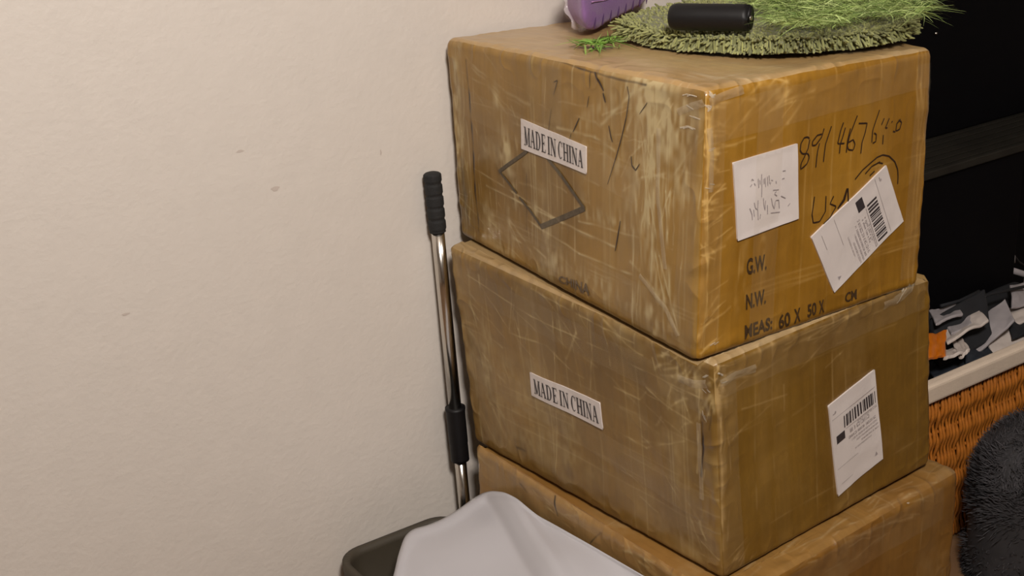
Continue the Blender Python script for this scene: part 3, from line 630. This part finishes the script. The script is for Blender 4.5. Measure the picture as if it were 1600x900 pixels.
def noodles(cnt, ring):
    VV = []; FF = []; CC = []; n = 0; k = 6
    ang = np.arange(k) * 2 * math.pi / k; prof = [(-.1, .55), (.15, 1), (.75, 1), (.95, .7), (1.03, .15)]
    for _ in range(cnt):
        a = rng.uniform(0, 2 * math.pi)
        tt = rng.uniform(.9, 1.0) if ring else math.sqrt(rng.uniform(0, .92))
        r = float(rad(np.array(a))) * tt; rd = np.array([math.cos(a), math.sin(a), 0])
        if ring:
            lv = rng.uniform(0, 1); p = np.array([cx, cy, ZT + .005 + .019 * lv]) + rd * (r - .004 * lv - .006)
            if rng.random() < .6: lv = rng.uniform(.6, 1); d = rd * .42 + np.array([0, 0, -1.0])
            else: d = rd * rng.uniform(.7, 1.2) + np.array([0, 0, rng.uniform(-.45, .1) - .25 + .5 * lv])
            d = d + rng.normal(0, .12, 3); L = rng.uniform(.012, .018); rr = rng.uniform(.0014, .0021)
        else:
            p = np.array([cx, cy, ZT + .022]) + rd * r; d = np.array([0, 0, .45]) + rd * .5 + rng.normal(0, .35, 3); d[2] = abs(d[2]); L = rng.uniform(.005, .009); rr = rng.uniform(.0014, .002)
        d /= np.linalg.norm(d); s = np.cross(d, [.3, .2, 1]); s /= np.linalg.norm(s); b = np.cross(d, s)
        for (h, q) in prof:
            c = p + d * h * L; c[2] = max(c[2], ZT + .0035)
            VV.append(c + rr * q * (np.cos(ang)[:, None] * s + np.sin(ang)[:, None] * b))
        cc = oc * rng.uniform(.75, 1.45) * np.array([1, 1, rng.uniform(.85, 1.05)]); CC.append(np.tile(cc, (k * 5, 1)))
        for i in range(4):
            for j in range(k): FF.append((n + i * k + j, n + i * k + (j + 1) % k, n + (i + 1) * k + (j + 1) % k, n + (i + 1) * k + j))
        n += k * 5
    return np.concatenate(VV), np.array(FF), np.concatenate(CC)
V, F, C = noodles(4200, True); tag(mesh('fringe_tufts', V, F, M['mat'], rug, True, C), kind='stuff')
V, F, C = noodles(7000, False); tag(mesh('pile', V, F, M['mat'], rug, True, C), kind='stuff')

# strands of bright green artificial grass
def strands(cnt, sampler, L, wdt, name, label, cat, lift, parent=None, cols=((142, 164, 88), (176, 194, 122), (100, 124, 58))):
    VV = []; FF = []; CC = []; n = 0; k = 7
    for _ in range(cnt):
        p, d = sampler(); l = L * rng.uniform(.5, 1.3); t = np.linspace(0, 1, k)[:, None]
        bend = rng.normal(0, .55, 3) * [1, 1, .35]; P = p + d * l * t + bend * l * t ** 2 * .8
        P[:, 2] += np.sin(np.linspace(0, math.pi, k)) * lift * rng.uniform(0, 1) 
        s = np.cross(d, [0, 0, 1]) + rng.normal(0, .5, 3); s /= np.linalg.norm(s); w_ = wdt * rng.uniform(.5, 1.2) * np.array([.7, 1, 1, 1, .8, .5, .15])[:, None]
        VV += [P + s * w_ / 2, P - s * w_ / 2]; c = lin(*cols[rng.integers(0, 3)]) * rng.uniform(.7, 1.2); CC.append(np.tile(c, (2 * k, 1)))
        FF += [(n + i, n + i + 1, n + k + i + 1, n + k + i) for i in range(k - 1)]; n += 2 * k
    o = mesh(name, np.concatenate(VV), np.array(FF), M['grass'], parent, True, np.concatenate(CC)); return tag(o, label, cat, kind='stuff')
zg = ZT + .034
def smp_grass():
    while True:
        px = rng.uniform(1165, 1440); py = rng.uniform(-70, 42 - 8 * abs(px - 1260) / 200)
        if px < 1200 and py > 14: continue
        if py > 42 - (px > 1330) * 14: continue
        break
    h = rng.uniform(0, 1) ** 1.5; p = at(px, py, 'z', zg + h * .022)
    if p[1] > -.10 or p[0] > .66: return smp_grass()
    a = rng.normal(0, .55) + (math.pi if rng.random() < .5 else 0); d = CR * math.cos(a) + np.array([-CR[1], CR[0], 0]) * math.sin(a); d[2] = rng.normal(.0, .12)
    return p, d
strands(6500, smp_grass, .034, .0012, 'artificial_grass', 'loose heap of bright green artificial grass strands on the olive mat', 'grass', .008)
def smp_sprig():
    c = at(938, 72, 'z', ZT + .004); p = c + np.array([rng.normal(0, .012), rng.normal(0, .012), rng.uniform(.001, .009)])
    k = rng.integers(0, 4); tgt = [(890, 70), (985, 66), (935, 98), (965, 48)][k]; q = at(*tgt, 'z', ZT + .006); d = q - p; d /= np.linalg.norm(d); d = d + rng.normal(0, .2, 3) * [1, 1, .2]; d[2] = abs(d[2]) * .4
    return p, d
strands(110, smp_sprig, .034, .0034, 'grass_sprig', 'small bright green grass sprig between the purple packet and the mat edge', 'grass', .003, cols=((128, 168, 70), (150, 180, 84), (110, 150, 58)))

# black foam roller
zc = ZT + .052; pa = at(1046, 26, 'z', zc); pb = at(1174, 28, 'z', zc); rr = .0195
rol = empty('foam_roller', tuple((pa + pb) / 2 - [0, 0, rr]), 'small black cylinder lying on the olive mat', 'roller')
ax = (pb - pa); L = np.linalg.norm(ax); ax /= L
prof = [(0, .55), (.002, .8), (.006, .94), (.012, 1), (.05, 1), (.09, 1), (L - .010, 1), (L - .003, .97), (L, .88), (L - .004, .74)]
V, F = tube([pa + ax * h for h, _ in prof], [rr * q for _, q in prof], 36, cap=False); mesh('roller_body', V, F, M['blackplastic'], rol)
V, F = tube([pb - ax * .005, pb - ax * .003], [rr * .74, rr * .7], 24); mesh('end_cap', V, F, M['foam'], rol)
V, F = tube([pa + ax * .001, pa + ax * .003], [rr * .56, rr * .6], 24); mesh('end_cap', V, F, M['foam'], rol)
V, F = tube([pb - ax * .006, pb + ax * .001], [rr * .2, rr * .18], 12); mesh('axle', V, F, M['chrome'], rol)

# purple cloth packet in a clear bag
pc = empty('cloth_packet', (.26, -.12, ZT + .003), 'folded purple cloth in a clear plastic bag at the back of the top carton', 'packet')
def pillow(o, ex, ey, ez, e=.35, n=60, wob=.004, seed=2, sc=1.0):
    u, v = np.meshgrid(np.linspace(-math.pi, math.pi, n), np.linspace(-math.pi / 2, math.pi / 2, n // 2), indexing='ij')
    f = lambda w_, m: np.sign(w_) * np.abs(w_) ** m
    x = f(np.cos(v), e) * f(np.cos(u), e); y = f(np.cos(v), e) * f(np.sin(u), e); z = f(np.sin(v), .7)
    P = o + x[..., None] * ex * sc + y[..., None] * ey * sc + z[..., None] * ez * sc
    P = P + (wob * noise(P * 28, seed))[..., None] * np.array([.5, .5, .8]) + (wob * .4 * noise(P * 80, seed))[..., None]
    P[..., 2] = np.maximum(P[..., 2], ZT + .002 + .001 * (sc > 1))
    return P.reshape(-1, 3), gridF(n, n // 2)
A0 = at(914, 58, 'z', ZT + .003); A1 = at(1015, 8, 'z', ZT + .003); A2 = at(880, 40, 'z', ZT + .003)
ex = (A1 - A0) / 2 * 1.05; ey = (A2 - A0); ey = ey / np.linalg.norm(ey) * .055; ez = np.array([0, 0, .045])
oo = A0 + ex + ey + np.array([0, 0, .045])
V, F = pillow(oo, ex, ey, ez, .3); mesh('folded_cloth', V, F, M['purple'], pc)
V, F = pillow(oo + np.array([-.004, 0, .004]), ex * 1.0 - 0, ey, ez, .28, wob=.007, seed=5, sc=1.06); mesh('clear_bag', V, F, M['bag'], pc)
mbd = MB()
n = 14
for k in range(8):          # short pleats along the lower front seam
    b0 = oo - ey * 1.01 + ex * (-.75 + .22 * k) + np.array([0, 0, -.040]); pts = [b0 + np.array([0, 0, .018 * s]) + ex * .05 * s for s in np.linspace(0, 1, 5)]
    V, F = tube(pts, [.0004, .0012, .0013, .0009, .0003], 6); mesh('pleat', V, F, M['pleat'], pc)
s0 = [oo - ey * 1.03 + ex * s + np.array([0, 0, .002 + .004 * math.sin(s * 5)]) for s in np.linspace(-.8, .9, 24)]
V, F = tube(s0, .0009, 6); mesh('seam', V, F, M['seam'], pc)
# gathered edge of the bag hanging at the left
fp = []
for i, t in enumerate(np.linspace(0, 1, 16)):
    fp.append([at(876 + 26 * t * t + 3 * math.sin(i * 1.3), -30 + 84 * t, 'y', A2[1] - .05 * t - .0 + .006 * math.sin(i)), at(892 + 26 * t * t, -34 + 90 * t, 'y', A2[1] - .05 * t - .005)])
V = np.array([[a, a * .66 + b * .34 + [0, -.004, 0], a * .33 + b * .67 + [0, .003, 0], b] for a, b in fp]).reshape(-1, 3); V[:, 2] = np.maximum(V[:, 2], ZT + .002)
mesh('bag_fold', V, gridF(16, 4), M['bagedge'], pc)

# ------------------------------------------------------------------ telescopic pole leaning on the wall
pole = empty('telescopic_pole', (-.03, -.05, .0), 'chrome telescopic pole with black ribbed grip leaning against the wall', 'pole')
T0 = at(681, 268, 'y', -.022); T1 = at(684, 362, 'y', -.024); T2 = at(711, 636, 'y', -.034); T3 = at(713.5, 720, 'y', -.037); T4 = at(722, 790, 'y', -.040)
dn = (T2 - T1); dn /= np.linalg.norm(dn); T0 = T1 - dn * np.linalg.norm(T1 - T0); T3 = T2 + dn * np.linalg.norm(T3 - T2); T4 = T2 + dn * .42
if T4[2] < .01: T4 = T2 + dn * ((T2[2] - .01) / -dn[2])
Lh = np.linalg.norm(T1 - T0); hs = np.linspace(0, 1, 80)
rr = .0155 * np.where(hs < .04, .55 + .45 * np.sqrt(np.clip(hs / .04, 0, 1)), 1) * (1 - .10 * np.clip(np.cos(hs * 5 * 2 * math.pi + .6) - .4, 0, 1) / .6)
V, F = tube([T0 + dn * Lh * h for h in hs], rr, 24); mesh('grip', V, F, M['foam'], pole)
V, F = tube([T1 - dn * .005, T1 + dn * .1, T2 + dn * .01], .0115, 28); mesh('upper_tube', V, F, M['chrome'], pole)
Lc = np.linalg.norm(T3 - T2); hs = np.linspace(0, 1, 24); rr = np.where(hs < .08, .0185, np.where(hs < .66, .0175, np.where(hs < .72, .0166, .0170)))
V, F = tube([T2 + dn * Lc * h for h in hs], rr, 28); mesh('twist_lock', V, F, M['blackplastic'], pole)
V, F = tube([T3 - dn * .01, T3 + dn * .1, T4], .0108, 24); mesh('lower_tube', V, F, M['chrome'], pole)

# ------------------------------------------------------------------ dark bin and pale plastic sheet
bn = empty('storage_bin', (-.18, -.3, 0), 'dark grey plastic bin against the wall under the pale plastic sheet', 'bin')
def rrect(x0, y0, x1, y1, r, n=8):
    P = []
    for (cx_, cy_, a0) in ((x1 - r, y1 - r, 0), (x0 + r, y1 - r, 90), (x0 + r, y0 + r, 180), (x1 - r, y0 + r, 270)):
        for k in range(n + 1): a = math.radians(a0 + 90 * k / n); P.append((cx_ + r * math.cos(a), cy_ + r * math.sin(a)))
    return np.array(P)
def loft(rings):
    V = []; n = len(rings[0][0])
    for xy, z in rings: V += [(x, y, zz) for (x, y), zz in zip(xy, np.broadcast_to(z, (n,)))]
    F = []
    for i in range(len(rings) - 1):
        for j in range(n): F.append([i * n + j, i * n + (j + 1) % n, (i + 1) * n + (j + 1) % n, (i + 1) * n + j])
    return V, F, n
x0, y0, x1, y1 = -.305, -.62, -.062, -.012
zt = .205
rings = [(rrect(x0 + .03, y0 + .03, x1 - .02, y1 - .02, .03), .001), (rrect(x0 + .02, y0 + .02, x1 - .01, y1 - .01, .04), .02), (rrect(x0, y0, x1, y1, .05), zt - .012), (rrect(x0 - .0, y0, x1, y1, .05), zt),
         (rrect(x0 + .012, y0 + .012, x1 - .012, y1 - .012, .04), zt + .001), (rrect(x0 + .014, y0 + .014, x1 - .014, y1 - .014, .04), zt - .012), (rrect(x0 + .03, y0 + .03, x1 - .03, y1 - .03, .03), .012)]
V, F, n = loft(rings); F.append(list(range(n))[::-1]); F.append([6 * n + j for j in range(n)]); mesh('bin_body', V, F, M['bin'], bn, True)
# pale plastic sheet bulging out of the bin
OUT = [(608, 925), (616, 895), (622, 868), (632, 838), (645, 826), (665, 822), (690, 812), (715, 797), (738, 780), (752, 771), (768, 767), (788, 769), (806, 778), (822, 792), (838, 805), (862, 818), (930, 857), (1003, 900), (1060, 935)]
def sheet_z(px): return .285
pts = []
for (px, py) in OUT:
    z = np.interp(px, [608, 632, 690, 768, 822, 900, 1060], [.235, .262, .272, .292, .292, .296, .30]); q = at(px, py, 'z', z); pts.append(q if q[0] < -.054 else at(px, py, 'x', -.054))
pts = np.array(pts)
# interior: fan from outline to a ridge line nearer the camera
m = 140; k = np.linspace(0, 1, m); seg = np.concatenate([[0], np.cumsum(np.linalg.norm(np.diff(pts, axis=0), axis=1))]); seg /= seg[-1]
B = np.stack([np.interp(k, seg, pts[:, i]) for i in range(3)], 1)
for _ in range(4): B[1:-1] = (B[:-2] + 2 * B[1:-1] + B[2:]) / 4
end0 = np.array([-.31, -.64, .24]); end1 = np.array([-.055, -.66, .29])
Cn = end0 + (end1 - end0) * k[:, None]
g = 60; rows = []
for s in np.linspace(0, 1, g):
    P = B * (1 - s) + Cn * s
    P[:, 2] += .028 * math.sin(min(1, s * 1.5) * math.pi / 2) * np.exp(-((k - .55) / .32) ** 2) - .0 + .004 * noise(np.stack([P[:, 0] * 9, P[:, 1] * 9, k * 0], -1), 3) * min(1, s * 6)
    P[:, 2] += .005 * math.exp(-((s - .03) / .02) ** 2)
    rows.append(P)
skirt = [B + np.array([0, 0, -.006]) + (B - Cn) * .003, B + np.array([0, 0, -.03]), B + np.array([0, 0, -.06]) - (B - Cn) * .01]
rows = skirt[::-1] + rows
V = np.stack(rows, 0).reshape(-1, 3)
sh = mesh('plastic_sheet', V, gridF(len(rows), m), M['sheet'], None, True)
md = sh.modifiers.new('thick', 'SOLIDIFY'); md.thickness = .0015; md.offset = -1
tag(sh, 'pale translucent grey plastic sheet bulging over the dark bin', 'plastic sheet')

# ------------------------------------------------------------------ black cabinet behind, right
cab = empty('cabinet', (1.2, -.09, 0), 'black two-step cabinet standing behind the wicker basket', 'cabinet')
mb = MB(); mb.box((.62, -.185, 0), (1.365, -.004, .655)); mb.build('lower_body', M['cabinet'], cab, bevel=.004)
mb = MB(); mb.box((.60, -.195, .656), (2.3, -.004, .674)); mb.build('ledge', M['ledge'], cab, bevel=.003)
mb = MB(); mb.box((.70, -.030, .675), (2.3, -.004, 2.1)); mb.build('upper_body', M['cabinet'], cab, bevel=.004)
mb = MB(); mb.box((1.366, -.03, 0), (2.3, -.004, .655)); mb.build('recess_panel', M['cabinet'], cab)
for k in range(6):
    mb = MB(); yy = -.182 + .027 * k; mb.box((.66, yy, .6745), (1.9, yy + .012, .6765)); mb.build('ledge_slat', M['ledge'], cab, bevel=.001)
q = at(1460, 52, 'y', -.032); V, F = tube([q, q + np.array([0, -.006, 0])], [.003, .0028], 12); mesh('screw', V, F, M['chrome'], cab)
# small things in the recess at the right edge
mb = MB(); a_ = at(1577, 421, 'y', -.17); b_ = at(1640, 441, 'y', -.17); V, F = tube([a_, (a_ + b_) / 2, b_], .007, 12)
o = mesh('white_rod', V, F, M['greycloth']); tag(o, 'pale grey rod jutting out right of the black cabinet body', 'rod')
pts = [at(x, y, 'y', -.15) for x, y in ((1583, 360), (1578, 380), (1584, 400), (1592, 410), (1604, 418), (1630, 430))]
V, F = tube(pts, .0035, 8); o = mesh('cable', V, F, M['blackplastic']); o2 = mesh('cable_plug', *tube([at(1582, 399, 'y', -.155), at(1583, 410, 'y', -.155)], [.006, .005], 12), M['greycloth'], o)
tag(o, 'thin black cable with a pale plug above the grey rod', 'cable')

# ------------------------------------------------------------------ wicker basket
bk = empty('wicker_basket', (.95, -.33, 0), 'orange-brown wicker basket with white liner beside the carton stack', 'basket')
yf = -.45; bx0, bx1, yb = .57, 1.36, -.205
ra = at(1455, 627, 'y', yf - .008); rb = at(1600, 573, 'y', yf - .008); zr0 = (ra[2] + rb[2]) / 2; zr1 = zr0 + .040
def rounded_bar(p, q, hy, hz, r=.008):
    return None
mb = MB()
for lo, hi in (((bx0 - .01, yf - .010, zr0), (bx1 + .01, yf + .016, zr1)), ((bx0 - .01, yf + .017, zr0), (bx0 + .016, yb - .017, zr1)), ((bx1 - .016, yf + .017, zr0), (bx1 + .01, yb - .017, zr1))):
    mb.box(lo, hi)
tag(mb.build('liner_rim', M['liner'], bk, bevel=.007), 'white cloth liner folded over the rim')
mb = MB(); mb.box((bx0 + .01, yf + .012, .005), (bx1 - .01, yb - .004, .012)); mb.box((bx0 + .01, yf + .012, .012), (bx1 - .01, yf + .018, zr0)); mb.box((bx0 + .01, yb - .010, .012), (bx1 - .01, yb - .004, zr0)); mb.box((bx0 + .01, yf + .018, .012), (bx0 + .016, yb - .01, zr0)); mb.box((bx1 - .016, yf + .018, .012), (bx1 - .01, yb - .01, zr0))
mb.build('inner_wall', mat('dark_wicker_core', srgb(70, 32, 10), .6, noise_amt=.3), bk)
zs = np.linspace(.006, zr0 + .004, 70); mesh_cache = []
for ph in range(4):
    pts = np.stack([0 * zs + .0010 * np.sin(zs * 60 + ph * 2), -.0028 * np.sin(zs * 2 * math.pi / .058 + ph * .5), zs], 1)
    r_ = .0036 + .0009 * np.sin(zs * 2 * math.pi / .058 + ph * .5)
    V, F = tube(pts, r_, 7); me = bpy.data.meshes.new('wicker_strand'); me.from_pydata(V.tolist(), [], F); me.polygons.foreach_set('use_smooth', [True] * len(F)); me.materials.append(M['wicker']); mesh_cache.append(me)
k = 0; x = bx0 + .004
while x < bx1:
    o = bpy.data.objects.new('wicker_strand', mesh_cache[(k % 2) + 2 * random.randint(0, 1)]); COL.objects.link(o); o.parent = bk; o.location = Vector((x, yf + .002, 0)) - bk.location; x += .0098; k += 1
for i, z in enumerate(np.arange(.03, zr0, .028)):
    V, F = tube([(bx0, yf + .0075, z), ((bx0 + bx1) / 2, yf + .0075, z + .001), (bx1, yf + .0075, z)], .0036, 8); mesh('weaver', V, F, M['wicker'], bk)

# contents of the basket
def cloth(name, center, a, b, m, label, cat, seed, th=.008, amp=.012, parent=None, group=None):
    a = np.array(a, float); b = np.array(b, float); n = 22; s, t = np.meshgrid(np.linspace(-.5, .5, n), np.linspace(-.5, .5, n), indexing='ij')
    P = np.array(center) + s[..., None] * a + t[..., None] * b
    nn = np.cross(a, b); nn /= np.linalg.norm(nn); nn = nn if nn[2] > 0 else -nn
    fr = 1.8 / max(np.linalg.norm(a), np.linalg.norm(b))
    P = P + nn * (amp * noise(np.stack([s * 2.6 + seed, t * 1.6, s * 0], -1), seed) + amp * .35 * noise(np.stack([s * 7 + seed, t * 5, s * 0], -1), seed))[..., None]
    V = P.reshape(-1, 3); o = mesh(name, V, gridF(n, n), m, parent, True)
    md = o.modifiers.new('thick', 'SOLIDIFY'); md.thickness = th; md.offset = 0
    bv = o.modifiers.new('soft', 'BEVEL'); bv.width = th * .3; bv.segments = 2
    return tag(o, label, cat, group)
def dirpx(p, q, y0, y1): return at(*q, 'y', y1) - at(*p, 'y', y0)
IT = [ # name, quad corners in the photo TL TR BR BL, depth y, material, label, category
 ('cloth_bundle', [(1460, 515), (1535, 470), (1540, 520), (1470, 560)], -.36, 'blackcloth', 'black crumpled cloth at the left of the basket heap', 'cloth'),
 ('paper_strip', [(1470, 518), (1527, 489), (1536, 498), (1482, 532)], -.372, 'whitecloth', 'long white folded strip slanting at the left of the basket heap', 'paper'),
 ('paper_strip', [(1457, 490), (1492, 480), (1500, 487), (1462, 503)], -.33, 'greycloth', 'short grey strip at the far left edge of the basket heap', 'paper'),
 ('folded_cloth', [(1515, 525), (1572, 474), (1576, 500), (1528, 540)], -.37, 'greycloth', 'grey-lilac folded cloth in the middle of the basket heap', 'cloth'),
 ('folded_cloth', [(1540, 530), (1592, 510), (1598, 538), (1556, 548)], -.395, 'whitecloth', 'large white folded cloth behind the basket rim at right', 'cloth'),
 ('folded_cloth', [(1560, 496), (1612, 470), (1618, 490), (1570, 508)], -.345, 'whitecloth', 'white cloth piled at the upper right of the basket heap', 'cloth'),
 ('folded_cloth', [(1572, 508), (1610, 490), (1612, 515), (1585, 520)], -.38, 'blackcloth', 'small black cloth wedged between white cloths at right', 'cloth'),
 ('pouch', [(1505, 545), (1548, 540), (1556, 552), (1510, 562)], -.40, 'bluecloth', 'blue-black soft pouch just behind the basket rim', 'pouch'),
 ('pouch', [(1455, 575), (1505, 552), (1520, 566), (1458, 584)], -.40, 'bluecloth', 'dark pouch pressed into the left corner of the basket rim', 'pouch'),
 ('tissue', [(1492, 540), (1505, 535), (1512, 545), (1498, 552)], -.415, 'whitecloth', 'crumpled white tissue right of the orange packet', 'tissue'),
 ('tissue', [(1474, 550), (1500, 546), (1502, 552), (1476, 557)], -.42, 'whitecloth', 'thin white scrap below the orange packet', 'tissue'),
 ('paper_strip', [(1478, 505), (1512, 490), (1520, 500), (1486, 515)], -.35, 'greycloth', 'grey folded strip lying behind the long white strip', 'paper'),
 ('folded_cloth', [(1580, 452), (1620, 446), (1620, 466), (1584, 474)], -.31, 'greycloth', 'grey cloth at the top right of the basket heap', 'cloth'),
 ('packet', [(1450, 530), (1477, 527), (1474, 545), (1452, 553)], -.415, 'orange', 'bright orange packet at the left end of the basket', 'packet'),
]
for i, (nm, Q, y, m_, lb, ct) in enumerate(IT):
    TL, TR, BR, BL = [at(*p, 'y', y + (.03 if j < 2 else -.01)) for j, p in enumerate(Q)]
    cloth(nm, (TL + TR + BR + BL) / 4, ((TR - TL) + (BR - BL)) / 2 * 1.15, ((BL - TL) + (BR - TR)) / 2 * 1.7, M[m_], lb, ct, i + 2, th=.006 if nm != 'cloth_bundle' else .02, amp=.005)
cloth('cloth_bundle', (.96, -.325, .318), (.74, 0, 0), (0, .23, .05), M['blackcloth'], 'black cloth filling the basket under the lighter pieces', 'cloth', 9, th=.05, amp=.01)
for i, P in enumerate((((1455, 500), (1500, 482), (1545, 460), (1600, 448)), ((1470, 478), (1500, 470), (1530, 455)), ((1455, 512), (1480, 498), (1510, 490)))):
    V, F = tube([at(x, y, 'y', -.30) for x, y in P], .0035, 8); o = mesh('strap', V, F, M['blackcloth']); tag(o, ['long black strap trailing along the back of the basket heap', 'short black strap at the upper left of the heap', 'black strap over the short grey strip'][i], 'strap')

# ------------------------------------------------------------------ fluffy charcoal cushion
cc = at(1655, 850, 'y', -.60); cc[2] = max(cc[2], .10); print('CUSH', cc)
cush = empty('fluffy_cushion', (cc[0], cc[1], 0), 'fluffy charcoal grey cushion on the floor in front of the wicker basket', 'cushion')
RX, RY, RZ = min(.24, cc[0] - .512), .10, at(1640, 652, 'y', -.60)[2] - cc[2]; print(RX, RZ)
u, v = np.meshgrid(np.linspace(0, 2 * math.pi, 64), np.linspace(-math.pi / 2, math.pi / 2, 40), indexing='ij')
def cush_pt(u, v):
    f = lambda w_, m: np.sign(w_) * np.abs(w_) ** m
    return np.stack([cc[0] + RX * f(np.cos(v), .36) * f(np.cos(u), .5), cc[1] + RY * f(np.cos(v), .8) * np.sin(u), np.maximum(cc[2] + RZ * f(np.sin(v), .45), .004)], -1)
V = cush_pt(u, v).reshape(-1, 3); mesh('cushion_body', V, gridF(64, 40), M['fur'], cush, True, np.tile(np.array([.03, .028, .03]), (len(V), 1)))
VV = []; FF = []; CC = []; n = 0
for _ in range(15000):
    uu = rng.uniform(0, 2 * math.pi); vv = math.asin(rng.uniform(-.6, 1)); p = cush_pt(np.array(uu), np.array(vv)); nn = (p - cc) / np.array([RX, RY, RZ]) ** 2; nn /= np.linalg.norm(nn)
    cl = np.array([noise(p * 16, 60), noise(p * 16, 61), noise(p * 16, 62)]).ravel()
    d = nn * .35 + cl * 1.1 + rng.normal(0, .25, 3); d /= np.linalg.norm(d); s = np.cross(d, nn) + 1e-4; s /= np.linalg.norm(s); L = rng.uniform(.010, .02); wd = .0009
    P = [p, p + d * L * .5 + nn * .002, p + d * L]
    VV += [P[0] + s * wd, P[0] - s * wd, P[1] + s * wd * .8, P[1] - s * wd * .8, P[2]]
    c = np.array([.044, .041, .045]) * rng.uniform(.6, 1.4) * (1 + .5 * cl[0]); CC += [c * .6] * 2 + [c] * 2 + [c * 1.3]
    FF += [(n, n + 1, n + 3), (n, n + 3, n + 2), (n + 2, n + 3, n + 4)]; n += 5
VV = np.array(VV); VV[:, 2] = np.maximum(VV[:, 2], .003)
tag(mesh('fur', VV, np.array(FF), M['fur'], cush, False, np.array(CC)), kind='stuff')
